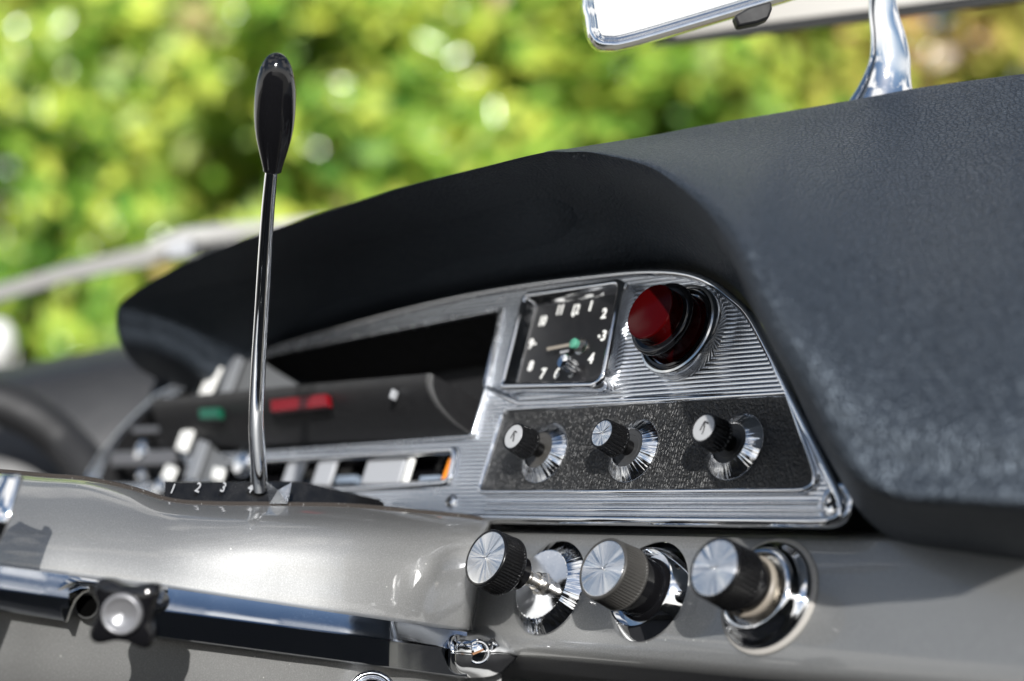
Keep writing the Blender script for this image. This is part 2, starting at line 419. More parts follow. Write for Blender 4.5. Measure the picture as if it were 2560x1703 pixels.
def quadpx(p, q, wpx):                 # strip between two photo pixels
    a, b = Vector(p), Vector(q); t = (b - a).normalized(); n = Vector((-t.y, t.x)) * wpx / 2
    return [a + n, b + n, b - n, a - n]
hz = 20
def lens(name, x0, y0, x1, y1, wpx, mt, hgt, lab=None):
    q = quadpx((x0, y0), (x1, y1), wpx)
    o = obj(name, *prism([pl(p.x, p.y, hgt) for p in q], hgt - 3, hgt), mt, dr); bevel(o, .4)
    if lab: o['label'] = lab
    return o
lens('warning_light', 676, 1015, 816, 999, 30, M_REDL, 18.2, 'long red warning lens')
lens('warning_light', 497, 1034, 547, 1031, 26, M_GREEN, 18.2, 'small green warning lens')
lens('index_mark', 973, 995, 981, 972, 4.5, M_PALE, 18.3)
M_MID = plain('mid_grey_trim', (.20, .21, .225), .4); M_SLAT = plain('slat_grey', (.10, .10, .105), .4); M_CHEEK = plain('cheek_grey', (.13, .135, .14), .45)
# far left gauge: dividers, pale cheeks, cross bars
for a, b, wd, mt, z in [((541, 912), (503, 1000), 26, M_WHITE, 8), ((592, 890), (553, 996), 26, M_MID, 5), ((472, 1064), (449, 1126), 27, M_WHITE, 8),
                        ((506, 1101), (472, 1197), 28, M_MID, 5), ((428, 1165), (412, 1200), 26, M_WHITE, 7), ((546, 1168), (538, 1200), 26, M_WHITE, 7),  # last one is a glint, drawn as a solid white bar
                        ((414, 1000), (488, 995), 18, M_SLAT, 3), ((328, 1075), (446, 1071), 16, M_SLAT, 3), ((275, 1147), (436, 1141), 36, M_SLAT, 3)]:
    o = obj('divider', *prism([pl(p.x, p.y, z) for p in quadpx(a, b, wd)], z - 1.6, z), mt, panel); bevel(o, .7, 3)
for poly, z in [([(592, 893), (640, 893), (677, 920), (758, 970), (575, 998)], 1), ([(520, 1108), (566, 1150), (562, 1202), (488, 1202)], 2)]:  # first cheek is shaped as the sunlit patch the hood's shadow leaves
    o = obj('pale_cheek', *prism([pl(x, y, z) for x, y in poly], z - 1, z), M_CHEEK, panel); bevel(o, .8)
for x, y, r_ in [(349, 1124, 5.5), (350, 1188, 3.6), (396, 1215, 5), (600, 1150, 7)]:
    p = pl(x, y, 4); obj('stud', *xf(lathe([(r_, -4), (r_, 2), (r_ * .8, 4), (r_ * .4, 5), (0, 5.3)], 20), Matrix.Translation((p.x, p.y, 0))), M_CHROME, panel)
# warning lamp strip
obj('lamp_frame', *bead(LAMP, [(o * 1.0, h * .85 + .02) for o, h in half], True), M_CHROME, panel, 60)
ls = obj('lamp_recess', *loops(offs(LAMP, -.6), [(0, -.2), (-.5, -10)], False, True), M_BLACKGLOSS, panel)
for x0, x1, mt, z in [(650, 690, M_PALE, -1), (720, 762, M_PALE, -1), (834, 922, M_PALE, -2), (927, 941, M_WHITE, -1.5)]:
    y0a, y0b, y1a, y1b = 1066 - (x0 - 560) * .052, 1066 - (x1 - 560) * .052, 1121 - (x0 - 560) * .02, 1121 - (x1 - 560) * .02
    o = obj('lamp_divider', *prism([D(x0 + 14, y0a, z), D(x1 + 14, y0b, z), D(x1 - 6, y1b, z), D(x0 - 6, y1a, z)], z - 1.6, z), mt, panel); bevel(o, .8)
for x0, x1 in [(775, 820), (868, 0), (968, 1012)]:
    if x1: o = obj('lamp_lens', *prism([D(x0, 1096, -6), D(x1, 1094, -6), D(x1 - 6, 1110, -6), D(x0 - 6, 1112, -6)], -9, -6), plain('blue_grey_lens', (.22, .27, .34), .2), panel)
obj('needle', *prism([D(1036, 1050, -3), D(1042, 1062, -3), D(1030, 1100, -3), D(1016, 1104, -3)], -5, -3), M_ORANGE, panel, label='orange needle')
def screw(p, r, ang, par, name='screw'):
    o = obj(name, *xf(lathe([(r, -.5), (r, .4), (r * .85, 1.0), (r * .45, 1.35), (0, 1.45)], 28), Matrix.Translation((p.x, p.y, 0))), M_CHROME, par, 50)
    for k in (0, math.pi / 2):
        obj('slot', *xf(box(-r * .6, r * .6, -r * .13, r * .13, .7, 1.75), Matrix.Translation((p.x, p.y, 0)) @ Matrix.Rotation(ang + k, 4, 'Z')), M_MATT, o)
screw(D(1040, 1155), 2.7, .3, panel); sw_ = screw(D(1925, 1160), 4.2, .5, panel)
obj('screw_boss', *xf(lathe([(6.4, -.5), (6.4, .3), (5.8, .8), (4.8, .6), (4.6, 0)], 32), Matrix.Translation((*D(1925, 1160), 0))), M_CHROME, panel, 60)

# ------------------------------------------------------------------ clock
c8 = crop(1240, 690, 5.059)
cp = lambda x, y, h: pl(*c8(x, y), h)
HB = 6.5
clk = thing('dashboard_clock', 'square chrome clock with black dial and white numerals beside the red lamp', 'clock', PANEL)
CO = [cp(330, 210, HB), cp(1605, 22, HB), cp(1335, 1395, HB), cp(25, 1420, HB)]; CR_ = [4, 4.5, 6, 3.5]
obj('bezel', *rloops(CO, CR_, [(.5, 0.05), (.3, HB - 1.2), (0, HB - .3), (-.7, HB + .1), (-1.7, HB), (-2.2, HB - .5), (-2.6, 2.6), (-3.2, 1.9), (-3.4, .9)], False, False), M_CHROME, clk, 50)
obj('dial', *rloops(CO, CR_, [(-3.3, 1.0)], True), plain('dial_black', (.006, .006, .007), .5), clk)
num = []
for t, x, y in [('12', 1003, 430), ('1', 1195, 385), ('2', 1365, 480), ('3', 1360, 760), ('4', 1200, 1050), ('5', 957, 1225), ('6', 768, 1235), ('7', 590, 1240), ('8', 437, 1145), ('9', 440, 865), ('10', 585, 575), ('11', 808, 435)]:
    p = cp(x, y, 1.2); num.append(text(t, 5.5, p.x, p.y, 1.15, .72 if len(t) == 2 else .9, .2, .16))
num.append(prism([cp(1290, 752, 1.2), cp(1312, 742, 1.2), cp(1318, 775, 1.2), cp(1296, 786, 1.2)], 1.05, 1.3))
num.append(prism([cp(482, 842, 1.2), cp(512, 850, 1.2), cp(500, 872, 1.2), cp(480, 870, 1.2)], 1.05, 1.3))
num.append(prism([cp(948, 480, 1.2), cp(990, 478, 1.2), cp(972, 520, 1.2)], 1.05, 1.3))
obj('numerals', *join(*num), M_WHITE, clk)
obj('hour_hand', *prism([cp(640, 905, 4), cp(930, 850, 4), cp(935, 888, 4), cp(645, 945, 4)], 3.6, 4), M_CREAM, clk)
obj('alarm_hand', *prism([cp(808, 950, 2.2), cp(935, 920, 2.2), cp(930, 955, 2.2), cp(812, 985, 2.2)], 1.9, 2.2), M_PALE, clk)
p = cp(970, 845, 5.2)
obj('hub', *xf(lathe([(1.9, 3.6), (1.9, 5.0), (1.5, 5.3), (0, 5.4)], 24), Matrix.Translation((p.x, p.y, 0))), M_HUBG, clk)
p = cp(1070, 890, 1.5)
obj('hub_plate', *xf(lathe([(3.2, 1.05), (3.2, 1.5), (2.3, 1.6), (2.2, 1.3), (0, 1.3)], 24), Matrix.Translation((*cp(1075, 890, 1.4), 0))), M_STEEL, clk)
p = cp(985, 1160, 3)
sk = obj('setting_knob', *xf(lathe([(1.0, 1.0), (1.0, 3), (2.6, 3.2), (2.7, 8.2), (2.4, 8.8), (0, 8.6)], 0, 14, .35, (2, 3)), Matrix.Translation((p.x, p.y, 0))), M_CHROME, clk)

# ------------------------------------------------------------------ red push lamp
c7 = crop(1540, 680, 5.6)
p = pl(*c7(968, 868), 1)
lamp = thing('warning_lamp', 'deep red push button lamp in a chrome ring right of the clock', 'warning lamp', at(p.x, p.y, 0))
obj('base_ring', *lathe([(16.4, 0), (16.3, 4.6), (15.8, 5.4), (15.1, 5.6), (14.6, 5.2), (14.4, 4.2)], 96), plain('ring_chrome', (.70, .70, .70), .14, 1.0), lamp, 40)
obj('black_collar', *lathe([(14.5, 1), (14.5, 5.2), (14.0, 6.0), (13.2, 6.2), (12.9, 5.6), (12.9, 1)], 96), M_BLACKGLOSS, lamp, 40)
cap = obj('red_cap', *lathe([(12.8, 2), (12.0, 7), (11.6, 10.6), (12.1, 11.0), (12.5, 11.6), (12.5, 13.0), (12.0, 13.5), (10.0, 13.5), (9.75, 13.8), (9.7, 18.2), (9.4, 18.6), (9.0, 18.7), (0, 18.7)], 96), M_RED, lamp, 30)
obj('cap_ring', *lathe([(12.75, 12.0), (12.85, 12.6), (12.6, 13.3), (12.05, 13.62), (11.2, 13.66), (10.6, 13.6)], 96), M_BLACKGLOSS, cap, 60)

# ------------------------------------------------------------------ switch knobs on the leather plate
GT = 'toggle knobs on the leather switch plate'
def arrow_mark(z, style):
    g = []
    def seg(a, b, wd):
        a, b = Vector(a), Vector(b); t = (b - a).normalized(); n = Vector((-t.y, t.x)) * wd / 2
        return prism([a + n, b + n, b - n, a - n], z, z + .08)
    if style == 'arrow':
        g = [seg((.1, 2.0), (-.9, -.9), .42), seg((.1, 2.0), (1.9, 1.25), .5), seg((.0, 2.0), (.55, .3), .36), seg((.55, .35), (.6, -1.0), .36), seg((.6, -.95), (.35, -2.2), .36)]
    else:
        g = [seg((.2, 1.9), (-.9, -.8), .45), seg((.1, 1.9), (1.6, 1.2), .5), seg((.4, 1.0), (.9, -2.0), .5)]
    return join(*g)
def toggle(px, lab, capz, style):
    b = pl(*px, .6)
    t = thing('toggle_knob', lab, 'knob', at(b.x, b.y, .6), GT)
    obj('bezel', *lathe([(11.2, 0), (11.2, .35), (10.95, .7), (6.95, 3.1), (6.75, 3.2), (6.5, 3.0), (6.4, 2.4)], 96), M_TURN, t, 40)
    ins = obj('insert', *lathe([(6.6, 2.5), (5.2, 2.3), (4.6, 2.6), (4.3, 2.2), (3.9, 1.0), (0, .8)], 48), M_GREYPL if capz < 2 else M_DARKGREY, t)
    obj('stem', *join(lathe([(2.6, .5), (2.5, 8), (2.5, 9)], 28), xf(box(-4.2, -1.5, -1.3, 1.3, .9, 6), Matrix.Identity(4))), M_BLACK, t)
    c = obj('cap', *lathe([(4.6, 7.6), (5.35, 7.7), (5.55, 8.0), (5.55, 8.5), (5.45, 8.7), (5.05, 14.4), (5.0, 14.8), (4.8, 15.2), (4.4, 15.25), (4.3, 15.1)], 0, 26, .42, (4, 6)), M_BLACK, t, 50)
    if style:
        obj('cap_disc', *lathe([(4.35, 15.0), (4.1, 15.2), (2, 15.3), (0, 15.32)], 64), plain('silver_white_disc', (.55, .55, .55), .35, .4), c)
        obj('arrow_mark', *arrow_mark(15.36, style), M_BLACK, c)
    else:
        obj('cap_disc', *lathe([(4.4, 15.15), (4.2, 15.2), (0, 14.7)], 96), M_SPUN, c, 60)
    return t
toggle((1361.5, 1133), 'left toggle knob on leather, nearest the warning lamp strip, white disc with faded arrow', 1, 'worn')
toggle((1583.7, 1127.5), 'middle toggle knob on leather with plain spun silver disc', 2, None)
toggle((1838.5, 1117), 'right toggle knob on leather, its white disc marked with a black arrow', 3, 'arrow')

# ------------------------------------------------------------------ lower dash panel with three pull knobs
LP = -6.0
low = thing('lower_dash_panel', 'flat grey metallic lower dash panel below the instrument panel', 'dash panel', PANEL)
rows = []
for u in [-100 + i * (258 / 46) for i in range(47)]:
    zz = LP
    rows.append([(u, -22, zz - 8), (u, -25.2, zz - 3), (u, -26.4, zz - .8), (u, -28, zz), (u, -45, zz + .2), (u, -59, zz), (u, -66, zz - .4), (u, -68, zz - 2.0), (u, -69, zz - 5), (u, -69.4, zz - 12), (u, -71, zz - 60), (u, -90, zz - 100)])
obj('face_panel', *grid(rows), M_PAINT, low, 50)
obj('backing', *box(-345, 260, -125, -24, -120, -38), M_MATT, low)
obj('backing', *box(-345, 175, -26, 52, -150, -40), M_MATT, low)
obj('end_moulding', *box(159.5, 200, -120, -20, -60, -9), M_DARKGREY, low)
GP = 'pull knobs on the grey lower dash'
c4b = crop(1140, 1280, 4.9); c5b = crop(1420, 1320, 5.226); c6b = crop(1680, 1300, 4.6125)
def base_of(px): b = pl(*px, LP); return at(b.x, b.y, LP)
def disc(r, z, deep): return lathe([(r + .05, z), (r, z + .05), (0, z - deep)], 128)
def pcap(t, r0, r1, z0, z1, fl, dr_, mt):
    return obj('cap', *lathe([(r1 * .72, z0 - .2), (r1 * .97, z0), (r1, z0 + .4), (r1, z0 + 1.0), (r1 - .1, z0 + 1.2), (r0 + .05, z1 - 1.3), (r0, z1 - 1.0), (r0, z1 - .3), (r0 - .25, z1), (r0 - .8, z1 + .05), (r0 - 1.0, z1 - .35)], 0, fl, dr_, (4, 5)), mt, t, 50)
k1 = thing('pull_knob', 'pull knob drawn out on a bare silver shaft, ribbed gloss black cap', 'knob', base_of(c4b(1148, 932)), GP)
obj('bezel', *lathe([(16.4, .1), (16.4, .5), (16.1, .9), (11.9, 4.0), (11.6, 4.0)], 128), M_TURN, k1, 30)
obj('bezel_face', *lathe([(11.65, 4.02), (11.4, 3.9), (4, 3.5), (3.6, 3.5)], 96), M_CHROMED, k1)
obj('nut', *join(lathe([(4.2, 3.4), (4.2, 4.6), (3.6, 5)], 6), lathe([(3.3, 4.6), (3.3, 6.4), (2.9, 6.8)], 32)), M_STEEL, k1, 30)
obj('shaft', *lathe([(2.3, 3), (2.3, 9), (2.6, 9.2), (2.6, 10.4), (2.2, 10.6), (2.2, 16)], 40), M_STEEL, k1)
obj('collar', *lathe([(2.3, 14), (5.4, 14), (5.7, 14.4), (5.7, 22)], 64), M_BLACKGLOSS, k1)
c = pcap(k1, 9.6, 10.0, 20.5, 29.8, 54, .38, M_BLACK); obj('cap_disc', *disc(8.7, 29.7, 2.8), M_SPUN, c, 80)
k2 = thing('pull_knob', 'worn dark grey ribbed pull knob with orange dot at the centre of its silver disc', 'knob', base_of(c5b(1060, 831)), GP)
obj('bezel', *lathe([(16.4, .1), (16.4, .5), (16.1, .9), (13.4, 4.2), (12.9, 4.6), (12.5, 4.2), (12.2, 1.5)], 128), M_CHROME, k2, 30)
obj('sleeve', *lathe([(12.2, 1.2), (10.4, 1.0), (10.2, 3), (9.4, 4), (9.2, 12)], 64), M_BLACKGLOSS, k2)
c = pcap(k2, 9.9, 10.4, 11.5, 21.5, 60, .3, plain('worn_grey', (.048, .046, .043), .36)); obj('cap_disc', *disc(8.9, 21.4, 2.8), M_SPUN, c, 80)
obj('centre_dot', *xf(lathe([(.55, 19.6), (.55, 20.3), (0, 20.35)], 16), Matrix.Translation((.1, -.1, 0))), M_ORANGE, c)
k3 = thing('pull_knob', 'cigar lighter knob, rightmost, black ribbed cap in a stepped chrome and cream socket', 'knob', base_of(c6b(1120, 885)), GP)
obj('cream_ring', *lathe([(17.8, .1), (17.8, .6), (17.2, 1.0), (16.2, 1.1)], 96), plain('clouded_plastic', (.40, .38, .35), .3), k3)
obj('socket', *lathe([(16.4, .3), (16.3, 2.0), (15.6, 2.8), (14.2, 3.2), (13.6, 4.2), (13.2, 6.0), (12.4, 7.0), (11.4, 7.1), (10.9, 6.4), (10.7, 3)], 96), M_CHROME, k3, 60)
obj('inner_ring', *lathe([(9.5, 8.2), (9.4, 9.5), (8.9, 9.9), (8.3, 9.7), (8.2, 8)], 64), M_CREAM, k3)
obj('well', *lathe([(10.7, 3), (9.6, 3.2), (9.4, 8.4), (8.2, 8.4)], 64), M_STEEL, k3)
obj('body', *lathe([(8.1, 4), (8.1, 16)], 64), M_BLACKGLOSS, k3)
c = pcap(k3, 9.3, 9.6, 14, 25.0, 44, .28, M_BLACK); obj('cap_disc', *disc(8.3, 24.9, 2.7), M_SPUN, c, 80)

# ------------------------------------------------------------------ padded hood and pad
cols = []
# display pixel of the inner edge at the panel, then lip pixel and its height above the panel in mm
hood = [((352, 925), (372, 880), 4), ((365, 912), (318, 846), 30), ((382, 900), (284, 802), 52), ((405, 888), (268, 745), 62), ((440, 868), (285, 693), 66),
        ((540, 826), (390, 627), 66), ((660, 786), (520, 570), 66), ((790, 745), (650, 524), 66), ((920, 707), (800, 474), 66), ((1060, 676), (950, 428), 66),
        ((1210, 646), (1100, 391), 65), ((1350, 626), (1245, 356), 63)]
for (pa, lp, h) in hood:
    a = wpl(*pa, -3); l = wpl(*lp, h)
    m1 = a.lerp(l, .35) + AX_V * .008; m2 = a.lerp(l, .8) + AX_V * .003
    f = min(1, h / 62)
    r3 = l + (AX_N * -.002 + AX_V * .0015) * f; r4 = l + (AX_N * -.007 + AX_V * .0034) * f
    r5 = l + (AX_N * -.013 + AX_V * .0052) * f; r6 = l + (AX_N * -.019 + AX_V * .0062) * f; r7 = l + (AX_N * -.027 + AX_V * .0068) * f; r8 = l + (AX_N * -.031 + AX_V * .0068) * f; r9 = l + (AX_N * -.042 + AX_V * .006) * f; r10 = l + (AX_N * -.08) * f; r11 = l - AX_N * .16 * f - AX_V * .02 * f
    i_ = len(cols); wq = max(0, min(1, (i_ - 8) / 3))
    col = [a, m1, m2, l, r3, r4, r5, r6, r7, r8, r9, r10, r11]
    if wq:                              # towards the right the crown of the hood flattens into the top of the pad
        dl = (l - CAMLOC).dot(-CZ); q8 = dep(lp[0] + 4, lp[1] - 4, dl + .010)
        tgt = [dep(lp[0] + k, lp[1] - k, dl + e) for k, e in [(.5, .0005), (1.5, .0015), (2.5, .003), (3.3, .005), (3.8, .0075)]]
        tgt += [q8, q8 + Vector((-.0008, .0028, -.0003)), q8 + Vector((-.003, .012, -.0015)), q8 + Vector((-.008, .045, -.009)), q8 + Vector((-.02, .12, -.03))][:4]
        for k in range(9): col[4 + k] = col[4 + k].lerp(tgt[k], wq)
    cols.append(col)
face = [((1425, 618), (1310, 352), .563, (1314, 342), .584), ((1500, 612), (1375, 356), .552, (1382, 331), .590), ((1590, 618), (1490, 386), .531, (1500, 312), .602), ((1650, 640), (1570, 440), .513, (1600, 293), .610),
        ((1698, 672), (1640, 515), .493, (1705, 276), .614), ((1748, 728), (1692, 610), .475, (1795, 262), .616), ((1795, 812), (1745, 735), .460, (1880, 249), .617),
        ((1838, 895), (1798, 838), .450, (1960, 236), .615), ((1885, 1000), (1858, 938), .443, (2035, 223), .611), ((1940, 1100), (1912, 1032), .438, (2100, 212), .606),
        ((2000, 1200), (1975, 1100), .434, (2160, 204), .602), ((2070, 1240), (2070, 1142), .430, (2220, 196), .597), ((2200, 1262), (2200, 1152), .424, (2285, 188), .591),
        ((2330, 1278), (2325, 1158), .418, (2352, 180), .588), ((2400, 1282), (2398, 1160), .419, (2405, 174), .592), ((2430, 1286), (2430, 1162), .445, (2432, 171), .62), ((2434, 1290), (2434, 1164), .50, (2436, 170), .66)]
for (pa, lp, d, sp, ds) in face:
    a = wpl(*pa, -3); l = dep(*lp, d)
    g_ = max(0, 1 - (lp[0] - 1300) / 450)
    m1 = a.lerp(l, .36) + AX_V * .008 * g_; m2 = a.lerp(l, .81) + AX_V * .003 * g_
    row = [a, m1, m2, l]
    low_ = max(0, min(1, (lp[1] - 1000) / 140)); d0 = d + .010 - .008 * low_
    row[-1] = dep(*lp, d0)
    for t, bul in [(.07, .015 - .009 * low_), (.22, .030 - .008 * low_), (.52, .033), (.84, .013)]:
        x = lp[0] + (sp[0] - lp[0]) * t; y = lp[1] + (sp[1] - lp[1]) * t
        q = d0 + (ds - d0) * (t ** 1.1) - bul * min(1, max(0, lp[1] - 340) / 330 + .15)
        row.append(dep(x, y, q))
    s = dep(*sp, ds); row += [s, s + Vector((-.0008, .0028, -.0003)), s + Vector((-.003, .012, -.0015)), s + Vector((-.008, .045, -.009)), s + Vector((-.02, .12, -.03))]
    cols.append(row)
for c in cols: c.insert(0, c[0] - AX_N * .04 - AX_V * .002)
pad = obj('dashboard_pad', *surf(cols, 8, 8), M_PAD, None, 180, 1.0)
tag(pad, 'black grained vinyl dash pad forming a hood over the instruments', 'dash pad')

# ------------------------------------------------------------------ steering column cowl
edge_px = [(-140, 1080), (0, 1088), (100, 1097), (200, 1105), (300, 1126), (390, 1153), (480, 1161), (640, 1163), (800, 1166), (950, 1179), (1060, 1190), (1120, 1199)]
cd = [.545, .553, .560, .566, .572, .577, .581, .587, .594, .602, .607, .611]
cols = []
for (x, y), d in zip(edge_px, cd):
    bx = x if x < 1000 else 1000 + (x - 1000) * .62
    col = [dep(x, y + 4, d + .035), dep(x, y, d + .018), dep(x, y + 8, d + .006)]
    bot = 1330 + (x) * .112
    k_ = max(0, min(1, (x - 250) / 350))
    for t, o in [(.16, -.004 - .009 * k_), (.4, -.016 - .005 * k_), (.7, -.024), (1.0, -.026)]:
        xx = x + (bx - x) * t
        col.append(dep(xx, y + (bot - y) * t, d + o * (1 if x < 900 else max(.25, 1 - (x - 900) / 300))))
    f = (1 if x < 900 else max(.25, 1 - (x - 900) / 300))
    col += [dep(bx, bot + 120, d - .0245 * f), dep(bx, bot + 260, d - .021 * f), dep(bx, bot + 420, d - .010 * f)]
    cols.append(col)
for dx, hh in [(10, 1.2), (22, -.8), (40, -4), (80, -9)]:
    x, y = 1120 + dx, 1199 + dx * .14; bx = 1074 + dx
    bot = 1330 + 1120 * .112
    col = [wpl(x, y, LP + hh - 14), wpl(x, y + 1, LP + hh - 5), wpl(x, y + 8, LP + hh - 1)]
    for t in (.16, .4, .7, 1.0): col.append(wpl(x + (bx - x) * t, y + 8 + (bot - y) * t, LP + hh))
    col += [wpl(bx, bot + 120, LP + hh), wpl(bx, bot + 260, LP + hh), wpl(bx, bot + 420, LP + hh)]
    cols.append(col)
cow = thing('column_cowl', 'glossy pale grey metallic steering column cowl with black felt top edge', 'cowl')
obj('shell', *surf(cols, 6, 6), M_PAINT, cow, 180, 1.0)
sealp = spl([dep(x, y - 1, d + .017) for (x, y), d in zip(edge_px, cd)] + [wpl(1160, 1205, LP - 1)], 6)
obj('edge_seal', *tube(sealp, .0010, 8), M_SEAL, cow, 180, 1.0)

# ------------------------------------------------------------------ chrome strip along the cowl
def sd(x):                              # depth just in front of the cowl face along the strip, display x
    k_ = max(i for i in range(len(edge_px) - 1) if edge_px[i][0] <= max(x, -139))
    a, b = edge_px[k_][0], edge_px[k_ + 1][0]; t = (x - a) / (b - a); d = cd[k_] + (cd[k_ + 1] - cd[k_]) * min(t, 1.6)
    return d - .0245 * (1 if x < 900 else max(.25, 1 - (x - 900) / 300)) - .0045
strip = thing('trim_strip', 'faceted chrome trim strip across the cowl ending in a pointed screwed cap', 'trim strip')
def strip_mesh(x0, x1, n=30):
    rows = []
    for i in range(n + 1):
        x = x0 + (x1 - x0) * i / n; sx = x * K
        if sx < 400: yt = 1408 + sx * .128; yr = 1473 + sx * .136; yb = 1527 + sx * .165
        else: yt = 1459 + (sx - 400) * .147; yr = 1527 + (sx - 400) * .131; yb = 1596 + (sx - 400) * .132
        d = sd(x)
        P = lambda y, o: dep(x, y / K, d + o)
        rows.append([P(yt - 1, .004), P(yt, -.0005), P(yt + 6, -.0058), P(yt + 9, -.0066), P(yr - 6, -.0088), P(yr, -.0096), P(yr + 6, -.0090), P(yb - 5, -.004), P(yb, -.001), P(yb + 2, .005)])
    V, F = grid(rows); m = len(rows[0]); F += [tuple(range(m)), tuple(range(len(V) - m, len(V)))]
    return V, F
obj('bar', *strip_mesh(-120, 158), M_STRIP, strip, 35, 1.0)
obj('bar', *strip_mesh(345, 1075, 60), M_STRIP, strip, 35, 1.0)
# the upper facet runs on above the knob's slot, its lower edge arching up
rows = []
for i in range(31):
    sx = 146 + i * (420 - 146) / 30; x = sx / K
    yt = 1408 + sx * .128 if sx < 400 else 1459 + (sx - 400) * .147
    w_ = min(1, (sx - 146) / 55); yb = (1493 - 33 * math.sin(w_ * math.pi / 2) + max(0, sx - 200) * .10)
    d = sd(x)
    rows.append([dep(x, (yt - 1) / K, d + .004), dep(x, yt / K, d), dep(x, (yt * .7 + yb * .3) / K, d - .006), dep(x, (yt * .3 + yb * .7) / K, d - .0085), dep(x, yb / K, d - .0078), dep(x, (yb + 5) / K, d - .005), dep(x, (yb + 5) / K, d + .004)])
V, F = grid(rows); m = len(rows[0]); F += [tuple(range(m)), tuple(range(len(V) - m, len(V)))]
obj('arch', V, F, M_CHROME, strip, 50, 1.0)
fl_ = [(150, 1490), (152, 1530), (160, 1556), (168, 1558), (178, 1530), (190, 1502), (208, 1484), (225, 1478), (225, 1466), (200, 1466), (172, 1478)]
fa = [dep(x / K, y / K, sd(x / K) - .007) for x, y in fl_]; fb = [dep(x / K, y / K, sd(x / K) + .003) for x, y in fl_]; nf = len(fl_)
bevel(obj('flange', fa + fb, [tuple(range(nf)), tuple(range(nf, 2 * nf))] + [(i, (i + 1) % nf, nf + (i + 1) % nf, nf + i) for i in range(nf)], M_CHROME, strip, 40, 1.0), .8, 3)
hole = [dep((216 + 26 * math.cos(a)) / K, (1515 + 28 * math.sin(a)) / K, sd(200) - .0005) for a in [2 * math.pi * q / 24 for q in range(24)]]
hb = [dep((216 + 30 * math.cos(a)) / K, (1515 + 32 * math.sin(a)) / K, sd(200) - .0020) for a in [2 * math.pi * q / 24 for q in range(24)]]
hc = [dep((216 + 34 * math.cos(a)) / K, (1515 + 36 * math.sin(a)) / K, sd(200) + .0040) for a in [2 * math.pi * q / 24 for q in range(24)]]
m_hole = plain('hole_shade_black', (.002, .002, .002), 1.0, spec=0.0)  # hole is not cut: its darkness is the colour of a flat disc
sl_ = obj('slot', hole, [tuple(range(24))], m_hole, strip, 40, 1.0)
obj('slot_rim', *grid([hc, hb, hole], True), M_PAINT, sl_, 40, 1.0)
# end cap: faceted bullet
def capmesh():
    c7b = crop(640, 1240, 3.367); cols = []
    secs = [(1618, 1128, 1500, .0098), (1640, 1116, 1515, .0128), (1690, 1108, 1535, .0142), (1760, 1112, 1543, .0128), (1840, 1116, 1545, .0128), (1930, 1112, 1540, .0136), (2000, 1122, 1525, .0136),
            (2065, 1160, 1490, .0118), (2130, 1222, 1440, .0090), (2180, 1282, 1398, .0058), (2208, 1326, 1362, .0030), (2216, 1338, 1350, .0005)]
    for x, yt, yb, o in secs:
        X_, _ = c7b(x, 0); d = sd(X_ / K); r_ = []
        for f in (-.04, 0, .04, .14, .3, .46, .5, .54, .7, .86, .96, 1, 1.04):
            y = yt + (yb - yt) * f; e = max(0, 1 - abs(2 * f - 1) ** 2.2) ** .6
            if .4 < f < .6: e = 1.0
            px = c7b(x, y); r_.append(dep(px[0] / K, px[1] / K, d + .006 - (o + .006) * e if 0 <= f <= 1 else d + .012))
        cols.append(r_)
    return surf(cols, 5, 4)
ec = obj('end_cap', *capmesh(), M_CHROME, strip, 180, 1.0)
sp_ = crop(640, 1240, 3.367)(1870, 1312); spos = dep(sp_[0] / K, sp_[1] / K, sd(sp_[0] / K) - .0134)
fr = (CZ + Vector((0, 0, .15))).normalized().to_track_quat('Z', 'Y').to_matrix().to_4x4(); fr.translation = spos
so_ = obj('screw', *xf(lathe([(4.1, -2), (4.1, .1), (3.7, .35), (3.3, .1), (3.1, .5), (2.5, 1.0), (1.3, 1.35), (0, 1.4)], 40), Matrix.Identity(4)), M_CHROME, ec, 50, .001)
so_.matrix_world = fr
s2 = obj('slot', *box(-1.9, 1.9, -.35, .35, .8, 1.5), plain('rust', (.22, .10, .04), .7), so_, 40); s2.matrix_world = fr @ Matrix.Rotation(.4, 4, 'Z')

# ------------------------------------------------------------------ star knob
fr = (CZ + CX * -.06 + CY * .05).normalized().to_track_quat('Z', 'Y').to_matrix().to_4x4(); fr.translation = dep(285, 1412, .492)
stk = thing('star_knob', 'black four-lobed knob with dished silver centre in front of the strip', 'knob', fr)
def star(z0, z1, k0, k1):
    V, F = [], []; n = 96; prof = [(.0, z0 - 1, .5), (k0 * .8, z0, .8), (k0, z0 + 1.2, 1), (k1, z1 - 1.4, 1), (k1 * .9, z1 - .2, .9), (k1 * .62, z1, .2)]
    rows = []
    for f, z, am in prof:
        r_ = []
        for i in range(n):
            a = 2 * math.pi * i / n
            rr = f * (1 + .22 * am * math.cos(4 * a) + .04 * am * math.cos(8 * a))
            r_.append((rr * math.cos(a + .68), rr * math.sin(a + .68), z))
        rows.append(r_)
    V, F = grid(rows, True); F.append(tuple(range(len(V) - n, len(V))))
    return V, F
obj('grip', *star(-9, 1, 8.8, 9.2), M_BLACKGLOSS, stk, 60)
obj('centre_disc', *lathe([(5.6, .4), (5.6, 2.6), (5.2, 3.2), (4.7, 3.2), (4.3, 2.7), (3.0, 1.8), (0, 1.3)], 64), plain('silver_plastic', (.26, .26, .27), .30, .5), stk, 60)
obj('stem', *lathe([(3.6, -36), (3.6, -8)], 32), M_BLACK, stk)

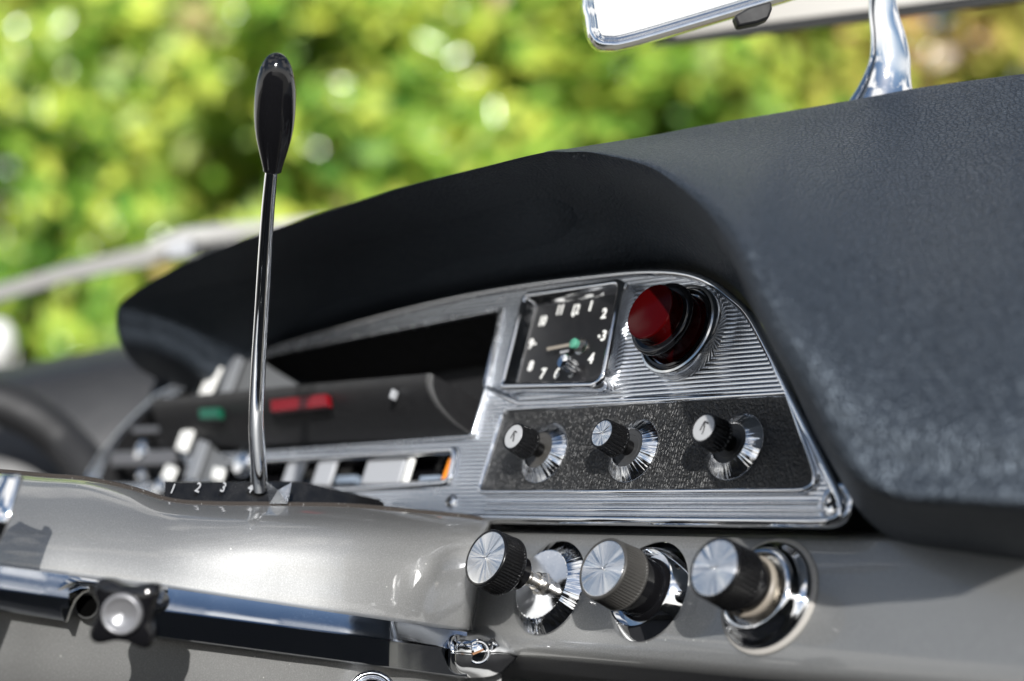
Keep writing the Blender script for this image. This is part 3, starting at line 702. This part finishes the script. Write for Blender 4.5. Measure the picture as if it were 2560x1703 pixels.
# ------------------------------------------------------------------ chrome bracket, lock ring
br = []
for (a, b_, c_) in [((-80, 1210, .508), (-60, 1160, .505), (-10, 1100, .508)), ((-60, 1250, .500), (-38, 1190, .498), (8, 1093, .502)), ((-20, 1262, .497), (8, 1200, .495), (42, 1092, .500)),
                    ((-8, 1266, .498), (20, 1204, .496), (53, 1098, .502)), ((-6, 1268, .503), (22, 1206, .502), (54, 1102, .508))]:
    br.append([dep(a[0] - 140, a[1] + 330, a[2] - .004), dep(a[0] - 62, a[1] + 150, a[2] - .002), dep(*a), dep(*b_), dep(*c_)])  # lower end runs on out of frame, added to lengthen the bracket's shadow
bk = obj('chrome_bracket', *surf(br, 5, 6), M_CHROME, None, 180, 1.0)
m = bk.modifiers.new('thick', 'SOLIDIFY'); m.thickness = .0015
tag(bk, 'curved chrome bracket standing off the cowl at its far left end', 'bracket')
fr = (CZ * .9 + Vector((0, 0, .35))).normalized().to_track_quat('Z', 'Y').to_matrix().to_4x4(); fr.translation = dep(855, 1603, .566)
lk = thing('lock_ring', 'round chrome lock escutcheon just below the trim strip', 'lock', fr)
obj('ring', *lathe([(8.2, -3), (8.2, .4), (7.7, 1.2), (7.0, 1.4), (6.4, .9), (6.1, -.5)], 64), M_CHROMED, lk, 60)
obj('barrel', *lathe([(6.1, -2), (6.0, 0), (5.2, .8), (2, 1.4), (0, 1.5)], 48), M_CHROME, lk, 60)

# ------------------------------------------------------------------ gear lever and its gate
lev = thing('gear_lever', 'slim chrome gear lever with long oval black grip', 'gear lever')
rp = [(597, 1125, .612), (594, 1060, .606), (590, 970, .598), (594, 860, .590), (601, 740, .582), (609, 600, .574), (617, 480, .568), (625, 395, .563)]
rpath = spl([dep(*q) for q in rp], 6); nr = len(rpath)
obj('rod', *tube(rpath, [.00285 - .0009 * i / nr for i in range(nr)], 24), M_CHROME, lev, 60, 1.0)
a, b = dep(627, 396, .5625), dep(638, 121, .549)
ax = (b - a); Lg = ax.length; fr = ax.normalized().to_track_quat('Z', 'Y').to_matrix().to_4x4(); fr.translation = a
gp = [(0, 0), (.0026, 0)] + [(r_, t * .0379) for r_, t in [(.0030, .03), (.0036, .09), (.0046, .19), (.0055, .29), (.0061, .39), (.0064, .5), (.0064, .6), (.0062, .7), (.0056, .8), (.0046, .89), (.0030, .96), (.0014, .99)]] + [(0, .0379)]
gp = [(r_, z * Lg / .0379) for r_, z in gp]
gpp = [(max(0, p.x), p.y) for p in spl([Vector(q) for q in gp], 5)]
g = obj('grip', *lathe(gpp, 48), M_BLACKGLOSS, lev, 180, 1.0); g.matrix_world = fr
gate = thing('gear_gate', 'black gear gate numbered 1 to 4 at the foot of the lever', 'gear gate')
tp = [(380, 1108, 1150), (480, 1109, 1162), (600, 1108, 1168), (690, 1108, 1170), (790, 1130, 1172), (872, 1148, 1178), (884, 1158, 1182)]
rows = []
for i, (x, y0, y1) in enumerate(tp):
    d = .603 + .00004 * (x - 380)
    rows.append([dep(x, y0 + 3, d + .05), dep(x, y0, d + .012), dep(x, y0 + 3, d + .002), dep(x, y1 + 20, d - .003)])
V, F = grid(rows); F += [(0, 1, 2, 3), tuple(range(len(V) - 4, len(V)))]
obj('housing', V, F, M_BLACK, gate, 30, 1.0)
gf = Matrix(((CX.x, CY.x, CZ.x, 0), (CX.y, CY.y, CZ.y, 0), (CX.z, CY.z, CZ.z, 0), (0, 0, 0, 1)))
for t, x, y in [('1', 398, 1126), ('2', 456, 1123), ('3', 514, 1123), ('4', 577, 1124)]:
    f2 = gf.copy(); f2.translation = dep(x, y, .603 + .00004 * (x - 380) - .0014)
    o = obj('numeral', *text(t, 4.7, 0, 0, 0, .72, .3, .06), M_PALE, gate, 30); o.matrix_world = f2 @ Matrix.Shear('XY', 4, (0, 0)) @ Matrix.Rotation(R(-22), 4, 'Z')
pw = [dep(618, 1110, .606), dep(665, 1112, .608), dep(640, 1158, .604), dep(655, 1160, .606)]
pm = [dep(612, 1108, .604), dep(672, 1110, .606), dep(662, 1160, .603), dep(620, 1160, .602), dep(640, 1128, .598)]
obj('pointer', pm, [(0, 1, 4), (1, 2, 4), (2, 3, 4), (3, 0, 4)], M_ALU, gate, 10, 1.0)

# ------------------------------------------------------------------ rear view mirror
mir = thing('rear_view_mirror', 'chrome framed rear view mirror on a curved chrome stem at the top', 'mirror')
# mirror plane: corners at display pixels
def mp_(x, y): return dep(x, y, .600 + (x - 1400) * .00002 - (y - 60) * .000004)
fo = [(1338, -20), (1345, 40), (1352, 78), (1372, 103), (1405, 109), (1450, 103), (1600, 60), (1756, 13), (1880, -26), (1960, -60), (1990, -140), (1900, -330), (1600, -330), (1350, -240)]
cen = Vector((1640, -120))
def ring_(f, off):
    return [mp_(*(cen + (Vector(p) - cen) * f)) + CZ * off for p in fo]
def sring(dpx, off):
    pts = offs([Vector(p) for p in spl([Vector(q) for q in fo], 6, True)], dpx); return [mp_(p.x, p.y) + CZ * off for p in pts]
rows = [sring(-4, -.014), sring(1, -.008), sring(0, -.002), sring(-5, .001), sring(-13, .001), sring(-20, -.001), sring(-27, -.0025), sring(-31, -.003)]
obj('frame', *grid(rows, True), M_CHROME, mir, 70, 1.0)
gl = sring(-30, -.0028); obj('glass', gl, [tuple(range(len(gl)))], M_MIRROR, mir, 60, 1.0)
bkk = sring(-4, -.014); obj('back_shell', bkk, [tuple(range(len(bkk)))], M_BLACK, mir, 60, 1.0)
tb = [(1690, 36), (1700, 61), (1745, 52), (1770, 42), (1778, 20), (1776, 2), (1725, 16)]
tbw = [dep(x, y, .592) for x, y in tb]; tbb = [p - CZ * .008 for p in tbw]; nb_ = len(tb)
bevel(obj('dipping_tab', tbw + tbb, [tuple(range(nb_)), tuple(range(nb_, 2 * nb_))] + [(i, (i + 1) % nb_, nb_ + (i + 1) % nb_, nb_ + i) for i in range(nb_)], M_MATT, mir, 40, 1.0), .8)
st = [((2030, -60), 26), ((2030, -20), 30), ((2034, 30), 34), ((2044, 80), 40), ((2048, 130), 46), ((2042, 170), 53), ((2036, 200), 62), ((2032, 222), 72), ((2030, 245), 84)]
rows = []
for (c_, wd) in st:
    base = dep(c_[0], c_[1], .628); hw = wd / 4143 * .628
    rows.append([base + CX * hw * math.cos(a) * (1 if math.cos(a) > 0 else 1.0) + CZ * hw * .62 * math.sin(a) for a in [2 * math.pi * q / 40 for q in range(40)]])
rows = [list(r_) for r_ in zip(*[spl([rr[i] for rr in rows], 5) for i in range(40)])]
obj('stem', *grid(rows, True), M_CHROME, mir, 70, 1.0)

# ------------------------------------------------------------------ windscreen rail, wiper, things beyond
def slab(top_, bot_, thick):           # lath through display-pixel rows (x, y, depth)
    a = [dep(*p) for p in top_]; b = [dep(*p) for p in bot_]; t = -CZ * thick
    rows = [a, b, [p + t for p in b], [p + t for p in a], a]
    return grid(list(map(list, zip(*rows))))
ra = thing('windscreen_rail', 'pale rail with dark underside crossing behind the mirror stem', 'windscreen rail')
obj('upper_rail', *slab([(1500, 40, .85), (1760, 0, .82), (2000, -40, .80), (2500, -100, .75)], [(1560, 84, .85), (1760, 52, .82), (2000, 22, .80), (2500, -42, .75)], .02), plain('rail_paint', (.55, .53, .49), .35), ra, 40, 1.0)
obj('lower_rail', *slab([(1505, 98, .852), (1760, 52, .822), (2000, 22, .802), (2500, -42, .752)], [(1505, 102, .852), (1760, 72, .822), (2000, 42, .802), (2500, -22, .752)], .012), M_DARKGREY, ra, 40, 1.0)
wi = thing('windscreen_wiper', 'grey windscreen wiper lying low beyond the left end of the hood', 'wiper')
obj('blade', *slab([(-60, 672, 1.15), (150, 610, 1.15), (350, 562, 1.15), (480, 545, 1.15), (700, 540, 1.15)], [(-60, 708, 1.15), (150, 646, 1.15), (350, 606, 1.15), (480, 590, 1.15), (700, 585, 1.15)], .012), plain('wiper_grey', (.26, .255, .245), .4, .3), wi, 40, 1.0)
obj('arm', *slab([(340, 560, 1.12), (420, 526, 1.12), (560, 512, 1.12), (760, 496, 1.12)], [(340, 592, 1.12), (420, 566, 1.12), (560, 536, 1.12), (760, 514, 1.12)], .012), plain('wiper_light', (.36, .355, .34), .4, .2), wi, 40, 1.0)
obj('joint', *slab([(385, 556, 1.10), (412, 552, 1.10), (440, 550, 1.10)], [(385, 592, 1.10), (412, 590, 1.10), (440, 586, 1.10)], .02), M_PALE, wi, 40, 1.0)
# left end of the dash
ld = [[dep(x, y, d) for x, y, d in r] for r in [
    [(-200, 850, 1.02), (-200, 885, .97), (-200, 930, .95), (-200, 1050, .93), (-200, 1200, .92)],
    [(0, 845, 1.02), (0, 872, .98), (0, 920, .96), (0, 1050, .94), (0, 1200, .93)],
    [(150, 818, 1.03), (150, 848, .99), (150, 900, .97), (150, 1040, .95), (150, 1200, .94)],
    [(290, 792, 1.04), (290, 822, 1.0), (290, 880, .98), (290, 1030, .96), (290, 1200, .95)],
    [(480, 780, 1.05), (480, 812, 1.01), (480, 880, .99), (480, 1030, .97), (480, 1200, .95)]]]
le = obj('dash_end', *surf(ld, 6, 6), plain('charcoal_trim', (.016, .016, .017), .42, spec=.8), None, 180, 1.0)
tag(le, 'dull charcoal end of the dash at the far left below the wiper', 'dash trim')
rm = obj('curved_rim', *tube(spl([dep(-60, 915, .90), dep(20, 935, .90), (dep(90, 970, .90)), dep(150, 1020, .90), dep(200, 1075, .89), dep(235, 1140, .88)], 6), .011, 16), M_MATT, None, 180, 1.0)
tag(rm, 'thick black curved rim sweeping down the charcoal dash end', 'rim')
fr = Matrix.Translation(dep(-14, 800, 1.7)) @ Matrix.Rotation(.5, 4, 'Y')
wm = obj('door_mirror', *xf(lathe([(0, -.03), (.010, -.028), (.016, -.015), (.018, 0), (.016, .015), (.008, .025), (0, .027)], 32), Matrix.Identity(4)), plain('white_paint', (.8, .8, .78), .3), None, 180, 1.0, fr)
tag(wm, 'small white rounded shell at the left edge beyond the dash', 'door mirror')

# ------------------------------------------------------------------ ground, car floor
obj('ground', [(-60, -60, 0), (60, -60, 0), (60, 60, 0), (-60, 60, 0)], [(0, 1, 2, 3)], plain('gravel', (.26, .24, .20), .9), None, 180, 1.0)['kind'] = 'structure'
tub = join(box(-.78, .78, -2.0, .1, .28, .32), box(-.80, -.74, -2.0, .05, .3, .78), box(.74, .80, -2.0, .05, .3, .80))
fl = obj('car_floor', *tub, plain('carpet', (.02, .02, .022), .9), None, 40, 1.0); fl['kind'] = 'structure'
seat = thing('front_seat', 'dark leather front seat facing the dash', 'seat', Matrix.Translation((0, -1.1, .32)))
bevel(obj('seat_cushion', *box(-.70, .70, -.25, .30, 0, .16), M_MATT, seat, 40, 1.0), 30, 4)
bevel(obj('backrest', *box(-.70, .70, -.42, -.26, .05, .72), M_MATT, seat, 40, 1.0), 40, 4)

# ------------------------------------------------------------------ bushes
def leaf_mat(name, stops):
    m, nt, b = mat(name); L = nt.links.new
    g = N(nt, 'ShaderNodeNewGeometry'); v = coords(nt)
    nz = noise_(nt, v, 2.6, 2, .5)
    ad = N(nt, 'ShaderNodeMath', operation='MULTIPLY_ADD'); ad.inputs[1].default_value = .35; L(g.outputs['Random Per Island'], ad.inputs[0])
    sub = N(nt, 'ShaderNodeMapRange'); sub.inputs['From Min'].default_value = .3; sub.inputs['From Max'].default_value = .7; sub.inputs['To Max'].default_value = .65; L(nz, sub.inputs['Value']); L(sub.outputs['Result'], ad.inputs[2])
    c = ramp(nt, ad.outputs[0], stops); L(c, b.inputs['Base Color'])
    setp(b, rough=.20, spec=.6)
    tr = N(nt, 'ShaderNodeBsdfTranslucent'); L(c, tr.inputs['Color']); mx = N(nt, 'ShaderNodeMixShader'); mx.inputs[0].default_value = .2
    L(b.outputs[0], mx.inputs[1]); L(tr.outputs[0], mx.inputs[2]); L(mx.outputs[0], nt.nodes['Material Output'].inputs['Surface'])
    return m
LEAF = leaf_mat('leaves', [(0, (.015, .045, .010)), (.22, (.06, .17, .022)), (.40, (.24, .44, .06)), (.58, (.70, .74, .11)), (.74, (.36, .54, .17)), (.87, (.48, .28, .14)), (.96, (.74, .72, .58))])  # palest cream stop paints sun glints into the leaf colour
LEAF_R = leaf_mat('reddish_leaves', [(0, (.03, .05, .012)), (.24, (.10, .16, .03)), (.42, (.34, .36, .07)), (.58, (.62, .58, .12)), (.74, (.44, .24, .12)), (.87, (.36, .16, .09)), (.96, (.70, .60, .50))])
BARK = plain('bark', (.12, .085, .06), .9)
def crown_mesh(rx, ry, rz, nleaf, seed, size):
    rg = random.Random(seed); V, F = [], []
    off = Vector((seed * 7.1, seed * 3.3, 0))
    k = 0
    while k < nleaf:
        p = Vector((rg.uniform(-1, 1), rg.uniform(-1, 1), rg.uniform(-1, 1)))
        l = p.length
        if l > 1 or l < .45: continue
        q = Vector((p.x * rx, p.y * ry, p.z * rz))
        nv = noise.noise(q * 3.0 + off) * .7 + noise.noise(q * 6.5 + off) * .5
        if nv + (.8 - l) * .5 < .10 and rg.random() < .97: continue
        s = size * rg.uniform(.6, 1.35)
        a = (Vector((rg.gauss(0, 1), rg.gauss(0, 1), rg.gauss(0, .8))) * .8 + SUN * 1.1 + Vector((0, 0, .3))).normalized()
        b = a.orthogonal().normalized(); b.rotate(Matrix.Rotation(rg.uniform(0, 6.28), 3, a)); c = a.cross(b)
        n = len(V)
        V += [q - b * s * .5, q + c * s * .26 + a * s * .07, q + b * s * .5, q - c * s * .26 + a * s * .07]
        F += [(n, n + 1, n + 2), (n, n + 2, n + 3)]; k += 1
    return V, F
GB = 'bushes of the hedge outside the windscreen'
def bush(name, label, px, py, d, rx, ry, rz, n, seed, size, group=GB, lf=LEAF):
    c_ = dep(px, py, d); 
    t = thing(name, label, 'bush', Matrix.Translation((c_.x, c_.y, 0)), group)
    V, F = crown_mesh(rx, ry, rz, n, seed, size)
    cz = c_.z
    o = obj('crown', [v + Vector((0, 0, cz)) for v in V], F, lf, t, 180, 1.0)
    rg = random.Random(seed + 50); parts = []
    for i in range(7):
        a = rg.uniform(0, 6.28); r1 = rg.uniform(.3, .8)
        pth = spl([(math.cos(a) * .05, math.sin(a) * .05, 0), (math.cos(a) * .12 * rx, math.sin(a) * .12 * ry, cz * .5), (math.cos(a) * r1 * rx * .4, math.sin(a) * r1 * ry * .4, cz - rz * .5), (math.cos(a) * r1 * rx * .6, math.sin(a) * r1 * ry * .6, cz - rz * .15)], 5)
        parts.append(tube(pth, [.025 * (1 - .75 * j / len(pth)) for j in range(len(pth))], 7))
    obj('trunk', *join(*parts), BARK, t, 180, 1.0)
bush('hedge_bush', 'yellow green bush in the middle of the view behind the gear lever', 760, 300, 4.3, .75, .75, 1.25, 14000, 1, .068)
bush('hedge_bush', 'green bush at the left of the view above the wiper', 60, 380, 4.6, .75, .75, 1.25, 14000, 2, .068)
bush('hedge_bush', 'bright leafy bush below the rear view mirror', 1420, 320, 4.5, .75, .75, 1.25, 14000, 3, .068)
bush('hedge_bush', 'reddish green bush behind the mirror stem at right', 2160, 260, 4.8, .8, .8, 1.3, 14000, 4, .068, GB, LEAF_R)
bush('hedge_bush', 'dark leafy bush standing behind the gap left of the lever', 420, 120, 5.6, 1.2, 1.0, 1.9, 14000, 5, .085)
bush('hedge_bush', 'dark leafy bush standing behind, above the hood', 1100, 40, 5.8, 1.2, 1.0, 1.9, 14000, 6, .085)
bush('hedge_bush', 'tall dark bush furthest right behind the mirror', 1800, 40, 5.9, 1.2, 1.0, 1.9, 14000, 8, .085)
